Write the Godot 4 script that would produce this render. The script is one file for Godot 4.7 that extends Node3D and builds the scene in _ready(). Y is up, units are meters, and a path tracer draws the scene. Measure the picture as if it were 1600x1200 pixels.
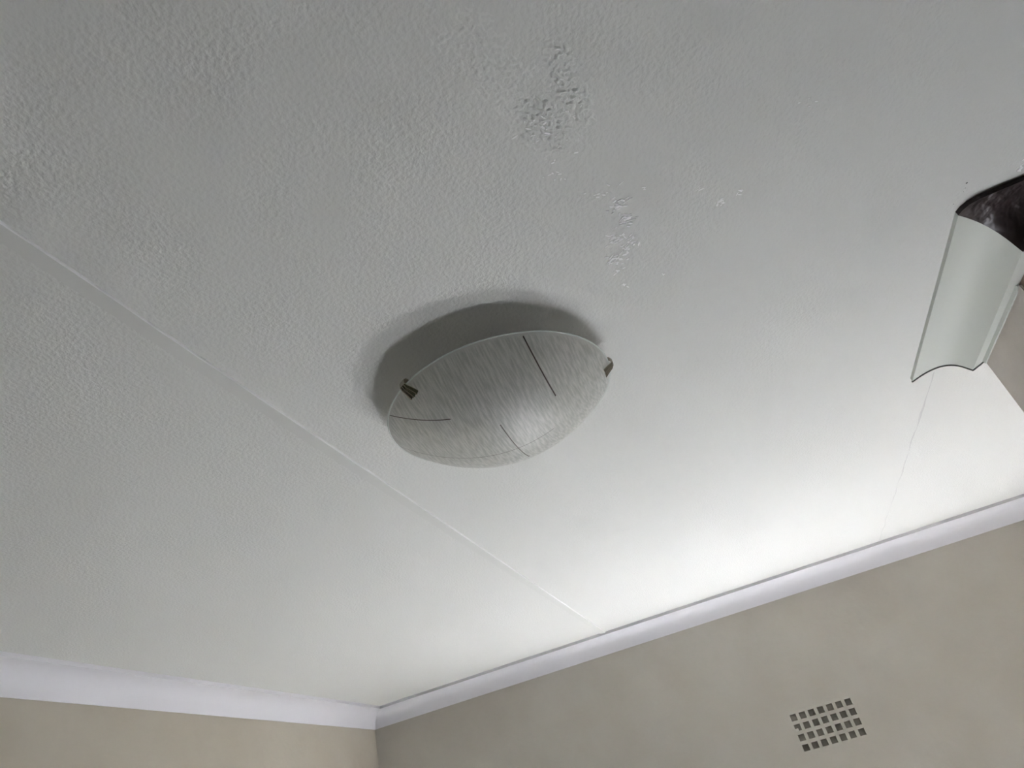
extends Node3D
# A small room seen from below: ceiling with a glass bowl light, coved cornices, a wall pier and an air vent.
# Measurements are kept in units of the lens-to-ceiling distance (S metres each):
# X to the right along the far wall, Y downwards from lens height (ceiling at -1), Z towards the far wall.

const S := 0.675
const CEIL := 2.9

func U(x: float, y: float, z: float) -> Vector3:
	return Vector3(S * x, CEIL - S * (1.0 + y), -S * z)

# room outline (units)
const XL := -2.65
const XR := 2.05
const ZB := 4.74
const ZN := -1.6
const YF := 3.2963
# wall pier
const PX := 0.99
const PZ0 := 1.707
const PZ1 := 2.247
# window in the far wall, below the picture
const WX0 := -0.88
const WX1 := 1.16
const WY0 := 0.36
const WY1 := 1.95
# air vent opening
const VX := 0.2066
const VY := -0.1685
const VP := 0.0530
const VH := 0.0350

var mats := {}

func _ready() -> void:
	var cam := Camera3D.new()
	cam.name = "camera"
	cam.position = U(0, 0, 0)
	cam.basis = Basis(Vector3(0.9104370, -0.2238238, -0.3478611), Vector3(0.3726920, 0.8087027, 0.4550831), Vector3(0.1794577, -0.5439696, 0.8196902)).orthonormalized()
	cam.fov = rad_to_deg(2.0 * atan(600.0 / 1078.84))
	cam.near = 0.02
	cam.far = 200.0
	add_child(cam)
	cam.current = true

	var we := WorldEnvironment.new()
	we.name = "world"
	var env := Environment.new()
	env.background_mode = Environment.BG_SKY
	var sky := Sky.new()
	var sm := ProceduralSkyMaterial.new()
	sm.sky_top_color = Color(0.36, 0.55, 0.85)
	sm.sky_horizon_color = Color(0.80, 0.86, 0.93)
	sm.ground_horizon_color = Color(0.66, 0.67, 0.66)
	sm.ground_bottom_color = Color(0.66, 0.67, 0.66)
	sm.sky_energy_multiplier = 0.35
	sm.ground_energy_multiplier = 0.42
	sky.sky_material = sm
	env.sky = sky
	env.tonemap_mode = Environment.TONE_MAPPER_LINEAR
	env.tonemap_exposure = 17.4
	env.sdfgi_enabled = true
	env.ssao_enabled = true
	env.ssil_enabled = true
	we.environment = env
	add_child(we)

	# the sun stands high beyond the far wall and falls through its window onto the pale floor
	var sun := DirectionalLight3D.new()
	sun.name = "sun"
	sun.light_energy = 7.2
	sun.light_color = Color(0.938, 0.945, 1.0)
	sun.light_angular_distance = 0.6
	sun.shadow_enabled = true
	add_child(sun)
	sun.look_at_from_position(Vector3(0.2, 6, -8), Vector3(0.2, 6, -8) + Vector3(0.0, -sin(deg_to_rad(61.0)), cos(deg_to_rad(61.0))), Vector3.UP)

	make_materials()
	build_shell()
	build_cornices()
	build_ceiling_details()
	build_vent()
	build_light()

# ------------------------------------------------------------------ helpers
func new_st() -> SurfaceTool:
	var st := SurfaceTool.new()
	st.begin(Mesh.PRIMITIVE_TRIANGLES)
	return st

func quad(st: SurfaceTool, a: Vector3, b: Vector3, c: Vector3, d: Vector3, group := -1) -> void:
	st.set_smooth_group(group)   # -1 reads as flat
	for p in [a, b, c, a, c, d]:
		st.add_vertex(p)

func box(st: SurfaceTool, lo: Vector3, hi: Vector3) -> void:
	var p := []
	for i in 8:
		p.append(Vector3(hi.x if i & 1 else lo.x, hi.y if i & 2 else lo.y, hi.z if i & 4 else lo.z))
	quad(st, p[4], p[6], p[7], p[5])
	quad(st, p[1], p[3], p[2], p[0])
	quad(st, p[5], p[7], p[3], p[1])
	quad(st, p[0], p[2], p[6], p[4])
	quad(st, p[6], p[2], p[3], p[7])
	quad(st, p[0], p[4], p[5], p[1])

func ubox(st: SurfaceTool, x0: float, x1: float, y0: float, y1: float, z0: float, z1: float) -> void:
	box(st, U(x0, y1, z1), U(x1, y0, z0))

func obj(called: String, st: SurfaceTool, m: Material, parent: Node = self, at := Vector3.ZERO) -> MeshInstance3D:
	st.generate_normals()
	var mi := MeshInstance3D.new()
	mi.name = called
	mi.mesh = st.commit()
	mi.material_override = m
	mi.position = at
	mi.cast_shadow = GeometryInstance3D.SHADOW_CASTING_SETTING_ON
	parent.add_child(mi, true)
	return mi

func structure(o: Node3D, label: String, category: String) -> void:
	o.set_meta("kind", "structure")
	o.set_meta("label", label)
	o.set_meta("category", category)

func noise(sd: int, freq: float, oct := 3, type := FastNoiseLite.TYPE_SIMPLEX_SMOOTH) -> FastNoiseLite:
	var n := FastNoiseLite.new()
	n.seed = sd
	n.frequency = freq
	n.noise_type = type
	n.fractal_octaves = oct
	n.fractal_type = FastNoiseLite.FRACTAL_FBM if oct > 1 else FastNoiseLite.FRACTAL_NONE
	return n

# a seamless grey picture of a noise; amp spreads it round mid grey
func grey(n: FastNoiseLite, size: int) -> Image:
	return n.get_seamless_image(size, size, false, false, 0.2, true)

func tone(n: FastNoiseLite, size: int, lo: Color, hi: Color) -> ImageTexture:
	var src := grey(n, size)
	src.convert(Image.FORMAT_L8)
	var d := src.get_data()
	var out := PackedByteArray()
	out.resize(size * size * 3)
	for i in size * size:
		var c := lo.lerp(hi, d[i] / 255.0)
		out[i * 3] = c.r8
		out[i * 3 + 1] = c.g8
		out[i * 3 + 2] = c.b8
	return ImageTexture.create_from_image(Image.create_from_data(size, size, false, Image.FORMAT_RGB8, out))

func paint(colour: Color, rough: float) -> StandardMaterial3D:
	var m := StandardMaterial3D.new()
	m.albedo_color = colour
	m.roughness = rough
	return m

func relief(m: StandardMaterial3D, tex: Texture2D, tile: float, cm: float) -> void:
	m.uv1_triplanar = true
	m.uv1_world_triplanar = true
	m.uv1_scale = Vector3.ONE / tile
	m.heightmap_enabled = true
	m.heightmap_texture = tex
	m.heightmap_scale = cm

# ------------------------------------------------------------------ materials
func make_materials() -> void:
	# roller-stippled ceiling paint
	var a := grey(noise(11, 0.055, 3), 2048)
	var c := paint(Color(0.845, 0.849, 0.832), 0.85)
	relief(c, ImageTexture.create_from_image(a), 0.95, 0.085)
	mats.ceiling = c
	var bl: StandardMaterial3D = c.duplicate()
	bl.albedo_color = Color(0.868, 0.872, 0.855)
	mats.blister = bl
	mats.smooth_white = paint(Color(0.905, 0.905, 0.905), 0.75)
	mats.lit_bead = paint(Color(0.92, 0.92, 0.915), 0.6)  # paler tone, stands in for light catching the joint strip edge
	mats.strip = paint(Color(0.826, 0.830, 0.812), 0.6)
	mats.flake = paint(Color(0.975, 0.975, 0.97), 0.6)
	mats.crack = paint(Color(0.79, 0.79, 0.78), 0.9)
	mats.speck = paint(Color(0.16, 0.13, 0.12), 0.7)
	mats.cornice = paint(Color(0.880, 0.878, 0.893), 0.55)
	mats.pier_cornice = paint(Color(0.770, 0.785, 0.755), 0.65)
	# greige wall paint with faint warm and green clouding
	var w := paint(Color(1, 1, 1), 0.8)
	w.albedo_texture = tone(noise(21, 0.010, 4), 512, Color(0.760, 0.740, 0.692), Color(0.795, 0.780, 0.740))
	relief(w, ImageTexture.create_from_image(grey(noise(22, 0.03, 3), 1024)), 1.7, 0.10)
	mats.wall = w
	var ww: StandardMaterial3D = w.duplicate()
	ww.albedo_color = Color(0.955, 0.942, 0.912)
	mats.wall_warm = ww
	var p := paint(Color(1, 1, 1), 0.75)
	p.albedo_texture = tone(noise(24, 0.012, 4), 512, Color(0.74, 0.71, 0.67), Color(0.80, 0.775, 0.745))
	relief(p, ImageTexture.create_from_image(grey(noise(25, 0.03, 3), 1024)), 0.9, 0.10)
	mats.pier = p
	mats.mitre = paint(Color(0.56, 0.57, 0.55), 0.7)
	mats.wall_near = paint(Color(0.33, 0.35, 0.25), 0.7)
	mats.pier_bare = paint(Color(0.66, 0.58, 0.52), 0.8)
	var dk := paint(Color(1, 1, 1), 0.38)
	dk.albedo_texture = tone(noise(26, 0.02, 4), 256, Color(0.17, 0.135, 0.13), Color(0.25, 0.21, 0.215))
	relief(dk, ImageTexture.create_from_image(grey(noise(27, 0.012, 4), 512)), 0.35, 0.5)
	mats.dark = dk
	mats.vent = paint(Color(0.805, 0.785, 0.755), 0.8)
	mats.vent_box = paint(Color(0.62, 0.60, 0.56), 0.9)
	mats.floor = paint(Color(0.55, 0.55, 0.535), 0.7)
	mats.frame = paint(Color(0.86, 0.86, 0.85), 0.45)
	var gl := paint(Color(1, 1, 1, 0.06), 0.02)
	gl.transparency = BaseMaterial3D.TRANSPARENCY_ALPHA
	mats.pane = gl
	var ni := paint(Color(0.72, 0.70, 0.65), 0.2)
	ni.metallic = 1.0
	mats.nickel = ni
	mats.pan = paint(Color(0.90, 0.90, 0.89), 0.5)
	mats.bulb = paint(Color(0.32, 0.31, 0.34), 0.5)
	mats.socket = paint(Color(0.55, 0.53, 0.50), 0.6)

# ------------------------------------------------------------------ room shell
func build_shell() -> void:
	var t := 0.3
	var st := new_st()
	ubox(st, XL - t, XR + t, -1.18, -1.0, ZN - t, ZB + t)
	var ceil := obj("ceiling", st, mats.ceiling)
	structure(ceil, "white painted ceiling with a stippled roller texture and flaking patches", "ceiling")
	st = new_st()
	ubox(st, XL - t, XR + t, YF, YF + 0.2, ZN - t, ZB + t)
	structure(obj("floor", st, mats.floor), "pale floor of the room below the picture", "floor")
	st = new_st()
	ubox(st, XL - t, XL, -1.0, YF, ZN - t, ZB + t)
	structure(obj("wall_left", st, mats.wall_warm), "greige painted wall on the left under the white cornice", "wall")
	st = new_st()
	ubox(st, XR, XR + t, -1.0, YF, ZN - t, ZB + t)
	structure(obj("wall_right", st, mats.wall), "greige painted wall on the right behind the pier", "wall")
	st = new_st()
	ubox(st, XL, XR, -1.0, YF, ZN - t, ZN)
	structure(obj("wall_near", st, mats.wall_near), "dark olive painted wall behind the viewer", "wall")
	# far wall: one mesh round the window and the vent openings
	st = new_st()
	var vx0 := VX - 4.0 * VP
	var vx1 := VX + 4.0 * VP
	var vy0 := VY - 2.5 * VP
	var vy1 := VY + 2.5 * VP
	var z1 := ZB + t
	ubox(st, XL, XR, -1.0, vy0, ZB, z1)
	ubox(st, XL, vx0, vy0, vy1, ZB, z1)
	ubox(st, vx1, XR, vy0, vy1, ZB, z1)
	ubox(st, XL, XR, vy1, WY0, ZB, z1)
	ubox(st, XL, WX0, WY0, WY1, ZB, z1)
	ubox(st, WX1, XR, WY0, WY1, ZB, z1)
	ubox(st, XL, XR, WY1, YF, ZB, z1)
	structure(obj("wall_far", st, mats.wall), "greige painted far wall with a small air vent set in it", "wall")
	# pier that stands out from the right wall
	st = new_st()
	ubox(st, PX, XR, -1.0, YF, PZ0, PZ1)
	var pier := obj("wall_pier", st, mats.pier_bare)
	structure(pier, "short greige wall pier standing out at the right under its own cornice", "wall")
	st = new_st()
	ubox(st, PX - 0.006, PX, -0.898, YF, 1.833, PZ1)
	obj("plaster_skim", st, mats.pier, pier)
	# window frame and panes
	var win := Node3D.new()
	win.name = "window_1"
	win.position = U((WX0 + WX1) / 2.0, WY1, ZB + t / 2.0)
	add_child(win)
	structure(win, "white framed window in the far wall below the air vent", "window")
	var zc := ZB + 0.2
	var fw := 0.07
	st = new_st()
	ubox(st, WX0, WX1, WY0, WY0 + fw, zc - 0.04, zc + 0.04)
	ubox(st, WX0, WX1, WY1 - fw, WY1, zc - 0.04, zc + 0.04)
	ubox(st, WX0, WX0 + fw, WY0 + fw, WY1 - fw, zc - 0.04, zc + 0.04)
	ubox(st, WX1 - fw, WX1, WY0 + fw, WY1 - fw, zc - 0.04, zc + 0.04)
	var mx := (WX0 + WX1) / 2.0
	ubox(st, mx - 0.03, mx + 0.03, WY0 + fw, WY1 - fw, zc - 0.04, zc + 0.04)
	obj("window_frame", st, mats.frame, win, -win.position)
	for k in 2:
		st = new_st()
		var x0 := WX0 + fw if k == 0 else mx + 0.03
		var x1 := mx - 0.03 if k == 0 else WX1 - fw
		ubox(st, x0, x1, WY0 + fw, WY1 - fw, zc - 0.004, zc + 0.004)
		obj("pane", st, mats.pane, win, -win.position)
	st = new_st()
	ubox(st, WX0 - 0.08, WX1 + 0.08, WY1, WY1 + 0.05, ZB - 0.05, ZB)
	obj("window_sill", st, mats.frame, win, -win.position)

# ------------------------------------------------------------------ cornices
# stations: [ceiling-edge X, Z, wall X, Z]; profile: [share of the projection, drop]; bands: smooth group of each facet
func sweep(st: SurfaceTool, stations: Array, prof: Array, tip := 0, cap0 := false, cap1 := false) -> void:
	var rows := []
	for s in stations:
		var row := PackedVector3Array()
		for p in prof:
			row.append(U(lerpf(s[0], s[2], p[0]), -1.0 + p[1], lerpf(s[1], s[3], p[0])))
		rows.append(row)
	var n := prof.size()
	for k in rows.size() - 1:
		for j in n:
			var i := (j + 1) % n
			var g := 1 if j >= 1 and j < tip else -1
			quad(st, rows[k][j], rows[k + 1][j], rows[k + 1][i], rows[k][i], g)
	for e in [[cap0, rows[0]], [cap1, rows[-1]]]:
		if e[0]:
			var r: PackedVector3Array = e[1]
			for j in n - 2:   # a fan from the hidden corner, where ceiling and wall meet
				st.set_smooth_group(-1)
				for v in [r[n - 1], r[j], r[j + 1]]:
					st.add_vertex(v)

func cove(w: float, tip_s: float, drop: float, lip: float, points: Array) -> Array:
	# points: measured [projection, drop] of the hollow, resampled by a curve through them
	var out := [[0.0, 0.0], [0.0, lip]]
	var cv := Curve2D.new()
	for i in points.size():
		var a: Vector2 = points[maxi(i - 1, 0)]
		var b: Vector2 = points[mini(i + 1, points.size() - 1)]
		var h: Vector2 = (b - a) / 6.0
		cv.add_point(points[i] * 100.0, -h * 100.0, h * 100.0)
	cv.bake_interval = 0.3
	for k in 17:
		var q := cv.sample_baked(cv.get_baked_length() * k / 16.0, true) / 100.0
		out.append([q.x / w, q.y])
	out.append([tip_s / w, drop])
	out.append([1.0, drop - 0.002])
	out.append([1.0, 0.0])
	return out

func build_cornices() -> void:
	var w := 0.135
	var room := cove(w, 0.1235, 0.1137, 0.017, [Vector2(0.003, 0.0175), Vector2(0.028, 0.020), Vector2(0.052, 0.026), Vector2(0.074, 0.036), Vector2(0.092, 0.051), Vector2(0.106, 0.072), Vector2(0.116, 0.094), Vector2(0.122, 0.110)])
	var tip := room.size() - 4
	var xl := XL + w
	var zb := ZB - w
	var xr := XR - w
	var zn := ZN + w
	var corner_l := [xl, zb, XL, ZB]
	var corner_r := [xr, zb, XR, ZB]
	var st := new_st()
	sweep(st, [[xl, zn, XL, ZN], corner_l], room, tip)
	structure(obj("trim_1", st, mats.cornice), "white coved cornice along the top of the left wall", "cornice")
	st = new_st()
	sweep(st, [corner_l, corner_r], room, tip)
	structure(obj("trim_2", st, mats.cornice), "white coved cornice along the top of the far wall", "cornice")
	# pier cornice: left face, mitred at both ends, with the far return
	var pw := 0.163
	var pp := cove(pw, 0.1275, 0.0990, 0.013, [Vector2(0.003, 0.0132), Vector2(0.028, 0.0138), Vector2(0.053, 0.0185), Vector2(0.075, 0.0275), Vector2(0.094, 0.0425), Vector2(0.109, 0.062), Vector2(0.1195, 0.083), Vector2(0.126, 0.096)])
	pp[-2][1] = 0.0957
	var ptip := pp.size() - 4
	var ex := PX - pw
	var near := [ex, PZ0 - pw, PX, PZ0]
	var far := [ex, PZ1 + pw, PX, PZ1]
	st = new_st()
	sweep(st, [near, far], pp, ptip, false, true)
	var o := obj("trim_3", st, mats.pier_cornice)
	structure(o, "off-white coved cornice piece on the pier, its far mitre left open", "cornice")
	# paint-filled joint under the lower lip
	st = new_st()
	var fz := 1.835
	for k in 14:
		var za := lerpf(fz, PZ1, k / 14.0)
		var zb2 := lerpf(fz, PZ1, (k + 1) / 14.0)
		var ha := 0.108 if k > 0 else 0.101
		quad(st, U(PX - 0.012, -1 + 0.0955, za), U(PX - 0.012, -1 + 0.0955, zb2), U(PX - 0.010, -1 + 0.108, zb2), U(PX - 0.010, -1 + ha, za))
		quad(st, U(PX - 0.010, -1 + ha, za), U(PX - 0.010, -1 + 0.108, zb2), U(PX - 0.004, -1 + 0.110, zb2), U(PX - 0.004, -1 + ha, za))
	obj("filler_or_lit_bead", st, mats.pier_cornice, o)
	# thin grey edging along the open mitre
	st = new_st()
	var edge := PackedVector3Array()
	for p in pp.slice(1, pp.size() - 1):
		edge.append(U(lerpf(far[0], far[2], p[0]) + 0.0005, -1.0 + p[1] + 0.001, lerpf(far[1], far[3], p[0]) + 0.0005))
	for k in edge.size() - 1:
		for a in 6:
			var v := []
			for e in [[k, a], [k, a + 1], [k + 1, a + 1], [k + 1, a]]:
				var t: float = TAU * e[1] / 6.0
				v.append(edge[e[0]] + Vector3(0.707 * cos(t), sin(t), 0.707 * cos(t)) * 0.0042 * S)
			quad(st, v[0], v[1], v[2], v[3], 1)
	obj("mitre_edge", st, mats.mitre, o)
	# right wall cornice between pier and far wall
	st = new_st()
	sweep(st, [[xr, PZ1, XR, PZ1], corner_r], room, tip)
	structure(obj("trim_4", st, mats.cornice), "white coved cornice on the right wall beyond the pier", "cornice")
	# dark brown cornice on the near face of the pier
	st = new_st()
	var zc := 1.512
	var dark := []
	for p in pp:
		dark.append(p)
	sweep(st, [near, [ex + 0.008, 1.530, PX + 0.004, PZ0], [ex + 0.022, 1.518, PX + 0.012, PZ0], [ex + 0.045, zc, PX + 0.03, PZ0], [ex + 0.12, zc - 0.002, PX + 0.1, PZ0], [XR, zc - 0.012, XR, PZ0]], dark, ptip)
	structure(obj("trim_5", st, mats.dark), "dark brown glossy cornice on the near face of the pier", "cornice")

# ------------------------------------------------------------------ ceiling details
func build_ceiling_details() -> void:
	var ceil := get_node("ceiling")
	# flat cover strip over the board joint, bevelled edges
	var st := new_st()
	var xa := -0.8855
	var xb := -0.8485
	var prof := [[xa, 0.0], [xa + 0.002, 0.005], [xb - 0.003, 0.005], [xb, 0.0]]
	var wob := noise(31, 1.3, 2)
	var n := 60
	for k in n:
		for j in 3:
			var z0 := lerpf(ZN + 0.1, ZB - 0.13, k / float(n))
			var z1 := lerpf(ZN + 0.1, ZB - 0.13, (k + 1) / float(n))
			var d0 := 0.0016 * wob.get_noise_1d(z0 * 3.0)
			var d1 := 0.0016 * wob.get_noise_1d(z1 * 3.0)
			quad(st, U(prof[j][0] + d0, -1 + prof[j][1], z0), U(prof[j][0] + d1, -1 + prof[j][1], z1), U(prof[j + 1][0] + d1, -1 + prof[j + 1][1], z1), U(prof[j + 1][0] + d0, -1 + prof[j + 1][1], z0))
	obj("joint_strip", st, mats.strip, ceil)
	# thin pale ridge that paints the light onto its right edge
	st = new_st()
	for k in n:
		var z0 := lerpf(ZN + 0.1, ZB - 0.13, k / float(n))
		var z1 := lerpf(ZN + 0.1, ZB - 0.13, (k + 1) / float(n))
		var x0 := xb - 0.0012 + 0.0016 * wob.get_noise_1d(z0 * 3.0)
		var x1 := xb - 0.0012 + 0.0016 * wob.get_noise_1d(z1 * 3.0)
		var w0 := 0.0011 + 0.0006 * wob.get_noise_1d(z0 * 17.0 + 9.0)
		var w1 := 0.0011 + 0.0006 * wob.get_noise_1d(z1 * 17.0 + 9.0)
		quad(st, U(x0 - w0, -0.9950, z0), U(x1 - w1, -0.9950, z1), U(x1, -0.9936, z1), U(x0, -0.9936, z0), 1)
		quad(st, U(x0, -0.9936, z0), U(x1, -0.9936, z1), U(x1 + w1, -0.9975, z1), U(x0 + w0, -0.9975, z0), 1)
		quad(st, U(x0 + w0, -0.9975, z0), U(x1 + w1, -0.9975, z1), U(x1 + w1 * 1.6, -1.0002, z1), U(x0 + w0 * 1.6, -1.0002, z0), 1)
	obj("filler_or_lit_bead", st, mats.lit_bead, ceil)
	# blistered and flaking paint: [from, to, reach, height, kind]
	patch(ceil, "blistered_paint", mats.blister, Vector2(-0.050, 0.59), Vector2(-0.030, 0.70), 0.070, 0.0016, 41)
	patch(ceil, "blistered_paint", mats.blister, Vector2(-0.012, 0.755), Vector2(0.010, 0.825), 0.060, 0.0036, 44)
	patch(ceil, "blistered_paint", mats.blister, Vector2(0.058, 0.69), Vector2(0.070, 0.80), 0.045, 0.0032, 47)
	var rng := RandomNumberGenerator.new()
	rng.seed = 77
	# [x, z, spread x, spread z, how many, size]
	flakes(ceil, rng, [[0.078, 1.050, 0.018, 0.020, 26, 0.0060], [0.088, 1.105, 0.014, 0.022, 24, 0.0062], [0.050, 1.135, 0.020, 0.022, 24, 0.0055], [0.078, 1.175, 0.018, 0.020, 22, 0.0055], [0.040, 1.205, 0.020, 0.014, 20, 0.0055], [0.030, 1.245, 0.012, 0.008, 6, 0.0045]])
	flakes(ceil, rng, [[0.285, 1.170, 0.012, 0.010, 9, 0.0060], [0.322, 1.163, 0.008, 0.006, 5, 0.0055], [0.246, 1.108, 0.008, 0.006, 3, 0.0045]])
	flakes(ceil, rng, [[-0.020, 0.905, 0.03, 0.02, 8, 0.0040], [0.060, 0.99, 0.03, 0.02, 8, 0.0042], [0.140, 1.035, 0.008, 0.006, 3, 0.0050], [0.042, 1.30, 0.012, 0.012, 4, 0.0045], [0.128, 1.32, 0.006, 0.006, 2, 0.0040], [0.463, 1.013, 0.02, 0.05, 5, 0.0030], [0.02, 0.86, 0.05, 0.04, 9, 0.0042], [-0.005, 0.800, 0.034, 0.030, 16, 0.0046], [0.060, 0.770, 0.018, 0.045, 9, 0.0040], [0.962, 1.478, 0.003, 0.016, 9, 0.0050]])
	# hairline joint beyond the pier
	st = new_st()
	var cn := noise(51, 2.2, 3)
	var zz := 2.43
	while zz < 4.58:
		var z1 := zz + 0.018
		var x := 0.9125 + 0.007 * cn.get_noise_1d(zz * 2.0)
		var x1 := 0.9125 + 0.007 * cn.get_noise_1d(z1 * 2.0)
		var wd := 0.0055 * maxf(0.0, cn.get_noise_1d(zz * 1.2 + 40.0) + 0.30) * clampf((4.3 - zz) / 1.5, 0.15, 1.0)
		var w1 := 0.0055 * maxf(0.0, cn.get_noise_1d(z1 * 1.2 + 40.0) + 0.30) * clampf((4.3 - z1) / 1.5, 0.15, 1.0)
		quad(st, U(x - wd, -0.9998, zz), U(x1 - w1, -0.9998, z1), U(x1, -0.9991, z1), U(x, -0.9991, zz))
		quad(st, U(x, -0.9991, zz), U(x1, -0.9991, z1), U(x1 + w1, -0.9998, z1), U(x + wd, -0.9998, zz))
		zz = z1
	obj("joint_crack", st, mats.crack, ceil)
	# fly specks by the pier
	st = new_st()
	for p in [[0.8365, 1.450, 0.0026], [0.8362, 1.4668, 0.0011], [0.8345, 1.478, 0.0009], [0.8176, 1.5105, 0.0013], [0.70, 1.585, 0.0007]]:
		dab(st, p[0], p[1], p[2])
	var sp := obj("speck", st, mats.speck, ceil)
	sp.set_meta("kind", "stuff")

func dab(st: SurfaceTool, x: float, z: float, r: float) -> void:
	for k in 8:
		var a := TAU * k / 8.0
		var b := TAU * (k + 1) / 8.0
		st.set_smooth_group(-1)
		st.add_vertex(U(x, -1.0 + r * 0.5, z))
		st.add_vertex(U(x + r * cos(a), -1.0001, z + r * sin(a)))
		st.add_vertex(U(x + r * cos(b), -1.0001, z + r * sin(b)))

# lifted chips of paint: each a small crooked facet hanging from its far edge, closed up to the ceiling
func flakes(parent: Node, rng: RandomNumberGenerator, spots: Array) -> void:
	var st := new_st()
	for sp in spots:
		for n in int(sp[4]):
			var cx: float = sp[0] + rng.randfn() * sp[2] * 0.6
			var cz: float = sp[1] + rng.randfn() * sp[3] * 0.6
			var long: float = sp[5] * rng.randf_range(0.45, 1.5)
			var wide: float = sp[5] * rng.randf_range(0.22, 0.5)
			var turn := rng.randfn() * 0.55 + 0.15
			var tilt := rng.randf_range(0.08, 0.42)
			var low := PackedVector3Array()
			var top := PackedVector3Array()
			for k in 6:
				var a := TAU * k / 6.0
				var u := cos(a) * long * rng.randf_range(0.7, 1.2)
				var v := sin(a) * wide * rng.randf_range(0.7, 1.2)
				var x := cx + u * cos(turn) - v * sin(turn)
				var z := cz + u * sin(turn) + v * cos(turn)
				var drop := maxf((wide - v) * tan(tilt) * 0.75, 0.0) + 0.0004
				low.append(U(x, -1.0 + drop, z))
				top.append(U(x, -1.0003, z))
			st.set_smooth_group(-1)
			for k in range(1, 5):
				for p in [low[0], low[k + 1], low[k]]:
					st.add_vertex(p)
			for k in 6:
				var m := (k + 1) % 6
				quad(st, low[k], low[m], top[m], top[k])
	var o := obj("paint_flakes", st, mats.flake, parent)
	o.set_meta("kind", "stuff")

# one patch of raised paint as a height field along a short line; where it is not raised it lies inside the ceiling
func patch(parent: Node, called: String, m: Material, a: Vector2, b: Vector2, reach: float, high: float, sd: int) -> void:
	var big := noise(sd, 22.0, 3)
	var fine := noise(sd + 100, 88.0, 2)
	var step := 0.0020
	var lo := Vector2(minf(a.x, b.x), minf(a.y, b.y)) - Vector2.ONE * reach
	var hi := Vector2(maxf(a.x, b.x), maxf(a.y, b.y)) + Vector2.ONE * reach
	var nx := int((hi.x - lo.x) / step)
	var nz := int((hi.y - lo.y) / step)
	var pts := []
	var up := PackedByteArray()
	for i in nx + 1:
		var row := PackedVector3Array()
		for j in nz + 1:
			var p := lo + Vector2(i, j) * step
			var e := 1.0 - p.distance_to(Geometry2D.get_closest_point_to_segment(p, a, b)) / reach
			var mask := clampf(e * 1.7 - 0.30 + 0.85 * big.get_noise_2dv(p), 0.0, 1.0) * clampf(e * 8.0, 0.0, 1.0)
			var h: float
			h = mask * clampf(0.05 + 1.5 * fine.get_noise_2dv(p), -0.4, 1.0) * high - 0.0006 * (1.0 - clampf(mask * 4.0, 0.0, 1.0))
			row.append(U(p.x, -1.0 + maxf(h, -0.0006), p.y))
			up.append(1 if h > -0.0005 else 0)
		pts.append(row)
	var st := new_st()
	for i in nx:
		for j in nz:
			var k := i * (nz + 1) + j
			if up[k] + up[k + 1] + up[k + nz + 1] + up[k + nz + 2] > 0:
				quad(st, pts[i][j], pts[i + 1][j], pts[i + 1][j + 1], pts[i][j + 1], 1)
	var o := obj(called, st, m, parent)
	o.set_meta("kind", "stuff")

# ------------------------------------------------------------------ air vent
func build_vent() -> void:
	var v := Node3D.new()
	v.name = "air_vent"
	v.position = U(VX, VY, ZB)
	v.set_meta("label", "small square-holed air vent plastered flush into the greige far wall")
	v.set_meta("category", "air vent")
	add_child(v)
	# plate: bars between seven by four square holes
	var st := new_st()
	var x0 := VX - 4.0 * VP
	var x1 := VX + 4.0 * VP
	var y0 := VY - 2.5 * VP
	var y1 := VY + 2.5 * VP
	var zf := ZB - 0.0004
	var zk := ZB + 0.014
	var h := VH / 2.0
	var ya := y0
	for r in 5:
		var yb := VY + (r - 1.5) * VP - h if r < 4 else y1
		ubox(st, x0, x1, ya, yb, zf, zk)
		if r < 4:
			var xa := x0
			for c in 8:
				var xb := VX + (c - 3.0) * VP - h if c < 7 else x1
				ubox(st, xa, xb, yb, yb + VH, zf, zk)
				xa = xb + VH
			ya = yb + VH
	obj("plate", st, mats.wall, v, -v.position)
	st = new_st()
	var t := 0.008
	var zd := ZB + 0.0165
	ubox(st, x0, x1, y0, y0 + t, zk, zd)
	ubox(st, x0, x1, y1 - t, y1, zk, zd)
	ubox(st, x0, x0 + t, y0, y1, zk, zd)
	ubox(st, x1 - t, x1, y0, y1, zk, zd)
	ubox(st, x0, x1, y0, y1, zd, zd + t)
	obj("duct", st, mats.vent_box, v, -v.position)
	# a crumb of plaster that half fills one hole
	st = new_st()
	ubox(st, VX - 3.0 * VP - h, VX - 3.0 * VP, VY - 0.5 * VP + 0.004, VY - 0.5 * VP + h, ZB + 0.002, ZB + 0.02)
	obj("plaster_crumb", st, mats.vent, v, -v.position)

# ------------------------------------------------------------------ ceiling light
const LR := 0.2954      # rim radius
const LS := 0.1319       # depth of the bowl
var lamp_basis: Basis

func L(p: float, q: float, h: float) -> Vector3:   # lamp coordinates in units: right, towards the viewer, down
	return lamp_basis * (Vector3(p, -h, q) * S)

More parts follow.
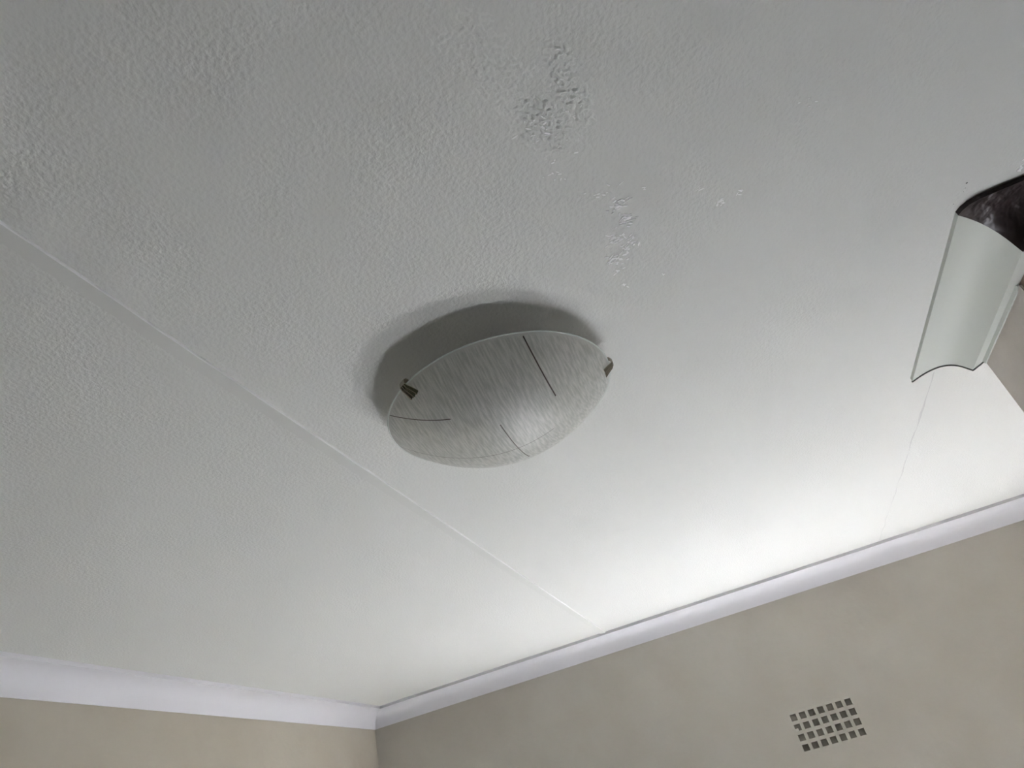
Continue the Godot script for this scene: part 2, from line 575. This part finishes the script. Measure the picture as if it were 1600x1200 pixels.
func glass_texture() -> ImageTexture:
	var n := 1024
	var streak := noise(61, 0.085, 2)
	var cloud := noise(62, 0.010, 3)
	var grain := noise(63, 0.20, 2)
	var d := PackedByteArray()
	d.resize(n * n * 3)
	for j in n:
		var q := (j + 0.5) / n * 2.0 - 1.0
		for i in n:
			var p := (i + 0.5) / n * 2.0 - 1.0
			var rr := p * p + q * q
			var k := 0.5 + 0.75 * streak.get_noise_2d(i, j * 0.12) + 0.22 * grain.get_noise_2d(i, j * 0.5) + 0.10 * cloud.get_noise_2d(i, j * 0.4)
			k = lerpf(k, 0.5, smoothstep(0.93, 0.98, rr))
			var c := Color(0.84, 0.865, 0.84).lerp(Color(0.985, 1.0, 0.98), clampf(k, 0.0, 1.0))
			var o := (j * n + i) * 3
			d[o] = c.r8
			d[o + 1] = c.g8
			d[o + 2] = c.b8
	var im := Image.create_from_data(n, n, false, Image.FORMAT_RGB8, d)
	var ink := Color(0.34, 0.30, 0.28)
	# printed hairlines: [p0, q0, p1, q1, half width in pixels, depth of ink]
	for l in [[0.503, 0.83, 0.510, 0.28, 2.6, 1.0], [-0.80, 0.578, -0.315, 0.553, 2.0, 1.0], [0.020, 0.36, 0.024, -0.33, 2.0, 0.75], [0.024, -0.325, 0.024, -0.335, 4.0, 1.0], [-0.98, 0.066, -0.47, 0.036, 1.3, 0.75], [-0.47, 0.036, 0.36, -0.052, 1.3, 0.75]]:
		var a := Vector2(l[0] + 1.0, l[1] + 1.0) * n / 2.0
		var b := Vector2(l[2] + 1.0, l[3] + 1.0) * n / 2.0
		var box2 := Rect2(a, Vector2.ZERO).expand(b).grow(5.0)
		for y in range(maxi(0, int(box2.position.y)), mini(n, int(box2.end.y) + 1)):
			for x in range(maxi(0, int(box2.position.x)), mini(n, int(box2.end.x) + 1)):
				var pt := Vector2(x + 0.5, y + 0.5)
				var ds := pt.distance_to(Geometry2D.get_closest_point_to_segment(pt, a, b))
				var f: float = clampf(l[4] + 0.5 - ds, 0.0, 1.0) * l[5]
				if f > 0.0:
					im.set_pixel(x, y, im.get_pixel(x, y).lerp(ink, f))
	return ImageTexture.create_from_image(im)

func build_light() -> void:
	var nrm := Vector3(0.03457, 0.99921, 0.01978)     # bowl axis: right, down, far
	var ax := Vector3(nrm.x, -nrm.y, -nrm.z)          # in scene axes, pointing down
	var ux := Vector3(0.999402, 0.034579, 0.0)
	var uy := -ax
	var uz := ux.cross(uy).normalized()
	lamp_basis = Basis(ux, uy, uz).orthonormalized()
	var lamp := Node3D.new()
	lamp.name = "ceiling_light"
	lamp.position = U(-0.3651, -0.935, 1.4818)
	lamp.set_meta("label", "round flush ceiling light with a streaked frosted glass bowl held by nickel clips")
	lamp.set_meta("category", "ceiling light")
	add_child(lamp)
	# round metal pan against the ceiling
	var st := new_st()
	var pc := U(-0.3651, -1.0, 1.4818) - lamp.position
	lathe(st, [[0.0, 0.0], [0.196, 0.0], [0.199, -0.003], [0.199, -0.034], [0.193, -0.042], [0.0, -0.042]], 72, pc, Basis())
	obj("base_pan", st, mats.pan, lamp)
	# glass bowl: a closed shell, with UVs laid on its disc
	var gm := StandardMaterial3D.new()
	gm.albedo_texture = glass_texture()
	gm.albedo_color = Color(1, 1, 1, 0.75)
	gm.transparency = BaseMaterial3D.TRANSPARENCY_ALPHA
	gm.roughness = 0.36
	gm.backlight_enabled = true
	gm.backlight = Color(1.0, 0.96, 0.965)
	gm.metallic_specular = 0.85
	gm.heightmap_enabled = true
	gm.heightmap_texture = gm.albedo_texture
	gm.heightmap_scale = 0.05
	mats.glass = gm
	st = new_st()
	var rings := 36
	var seg := 96
	var th := 0.0055
	for side in 2:
		for k in rings:
			for s in seg:
				var v := []
				for c in [[k, s], [k, s + 1], [k + 1, s + 1], [k + 1, s]]:
					var r: float = c[0] / float(rings)
					var a: float = TAU * c[1] / seg
					var R := LR * r - (th * 0.55 * r if side == 1 else 0.0)
					var hh := LS * (1.0 - r * r) - (th * (1.0 - 0.65 * r) if side == 1 else 0.0)
					v.append([L(R * cos(a), R * sin(a), hh), Vector2(r * cos(a) * 0.5 + 0.5, r * sin(a) * 0.5 + 0.5)])
				var order := [0, 1, 2, 0, 2, 3] if side == 0 else [0, 2, 1, 0, 3, 2]
				st.set_smooth_group(side + 1)
				for i in order:
					st.set_uv(v[i][1])
					st.add_vertex(v[i][0])
	for s in seg:
		var a := TAU * s / seg
		var b := TAU * (s + 1) / seg
		var ri := LR - th * 0.55
		st.set_smooth_group(3)
		for e in [[a, 0], [a, 1], [b, 1], [a, 0], [b, 1], [b, 0]]:
			var R: float = ri if e[1] else LR
			st.set_uv(Vector2(0.99, 0.5))
			st.add_vertex(L(R * cos(e[0]), R * sin(e[0]), -th * 0.35 if e[1] else 0.0))
	obj("glass_bowl", st, gm, lamp)
	# polished edge of the glass
	st = new_st()
	torus(st, LR - 0.0012, 0.0019, 120, 8)
	obj("glass_edge", st, paint(Color(0.86, 0.89, 0.87), 0.15), lamp)
	# two bulbs side by side in their holders
	for k in 2:
		st = new_st()
		var bc := U(-0.414 if k == 0 else -0.284, -0.915, 1.36) - lamp.position
		lathe(st, [[0.0, 0.045], [0.018, 0.043], [0.033, 0.033], [0.041, 0.015], [0.043, 0.0], [0.040, -0.016], [0.030, -0.030], [0.022, -0.040], [0.0, -0.042]], 24, bc, Basis(Vector3.RIGHT, PI))
		var bulb := obj("bulb", st, mats.bulb, lamp)
		st = new_st()
		lathe(st, [[0.0, 0.0], [0.026, 0.0], [0.026, 0.020], [0.0, 0.020]], 20, bc + Vector3(0, 0.024 * S, 0), Basis())
		obj("bulb_holder", st, mats.socket, bulb)
	# three sprung clips that hook over the rim
	for deg in [120.5, -4.5, 238.0]:
		clip(lamp, deg_to_rad(deg))

func lathe(st: SurfaceTool, prof: Array, seg: int, at: Vector3, b: Basis) -> void:
	for j in prof.size() - 1:
		for s in seg:
			var v := []
			for c in [[j, s], [j, s + 1], [j + 1, s + 1], [j + 1, s]]:
				var a: float = TAU * c[1] / seg
				v.append(at + b * (Vector3(prof[c[0]][0] * cos(a), prof[c[0]][1], prof[c[0]][0] * sin(a)) * S))
			quad(st, v[0], v[1], v[2], v[3], 10 + j)

func torus(st: SurfaceTool, R: float, r: float, seg: int, side: int) -> void:
	for s in seg:
		for k in side:
			var v := []
			for c in [[s, k], [s, k + 1], [s + 1, k + 1], [s + 1, k]]:
				var a: float = TAU * c[0] / seg
				var b: float = TAU * c[1] / side
				v.append(L((R + r * cos(b)) * cos(a), (R + r * cos(b)) * sin(a), r * sin(b)))
			quad(st, v[0], v[1], v[2], v[3], 1)

# a fan-shaped clip: a narrow tab over the rim that widens into three ribs below it
func clip(lamp: Node3D, ang: float) -> void:
	var st := new_st()
	# path over the rim: share of the rim radius, drop, half width
	var path := [[0.96, -0.010, 0.0060], [0.99, -0.013, 0.0070], [1.014, -0.010, 0.0080], [1.028, -0.003, 0.0092], [1.027, 0.005, 0.0105], [1.010, 0.0105, 0.0120], [0.985, 0.0145, 0.0140], [0.958, 0.0195, 0.0160], [0.932, 0.0250, 0.0180]]
	var rows := []
	for p in path:
		var row := PackedVector3Array()
		for k in 25:
			var t := k / 12.0 - 1.0
			var w: float = p[2] * t
			var rib: float = 0.24 * float(p[2]) * absf(cos(1.5 * PI * t)) + 0.12 * float(p[2]) * (1.0 - t * t)
			var out := Vector2(0.3, 1.0) if p[1] > 0.008 else (Vector2(1.0, 0.2) if p[0] > 1.01 else Vector2(0.0, -1.0))
			var rad: float = LR * float(p[0]) + rib * out.x * 0.5
			row.append(L(rad * cos(ang) - w * sin(ang), rad * sin(ang) + w * cos(ang), p[1] + rib * out.y))
		rows.append(row)
	var thick := lamp_basis * Vector3(0, 0.0022 * S, 0)
	for i in rows.size() - 1:
		for k in 24:
			quad(st, rows[i][k], rows[i][k + 1], rows[i + 1][k + 1], rows[i + 1][k])
			quad(st, rows[i][k] + thick, rows[i + 1][k] + thick, rows[i + 1][k + 1] + thick, rows[i][k + 1] + thick)
		for k in [0, 24]:
			quad(st, rows[i][k], rows[i + 1][k], rows[i + 1][k] + thick, rows[i][k] + thick)
	for e in [0, rows.size() - 1]:
		for k in 24:
			quad(st, rows[e][k], rows[e][k + 1], rows[e][k + 1] + thick, rows[e][k] + thick)
	obj("clip", st, mats.nickel, lamp)
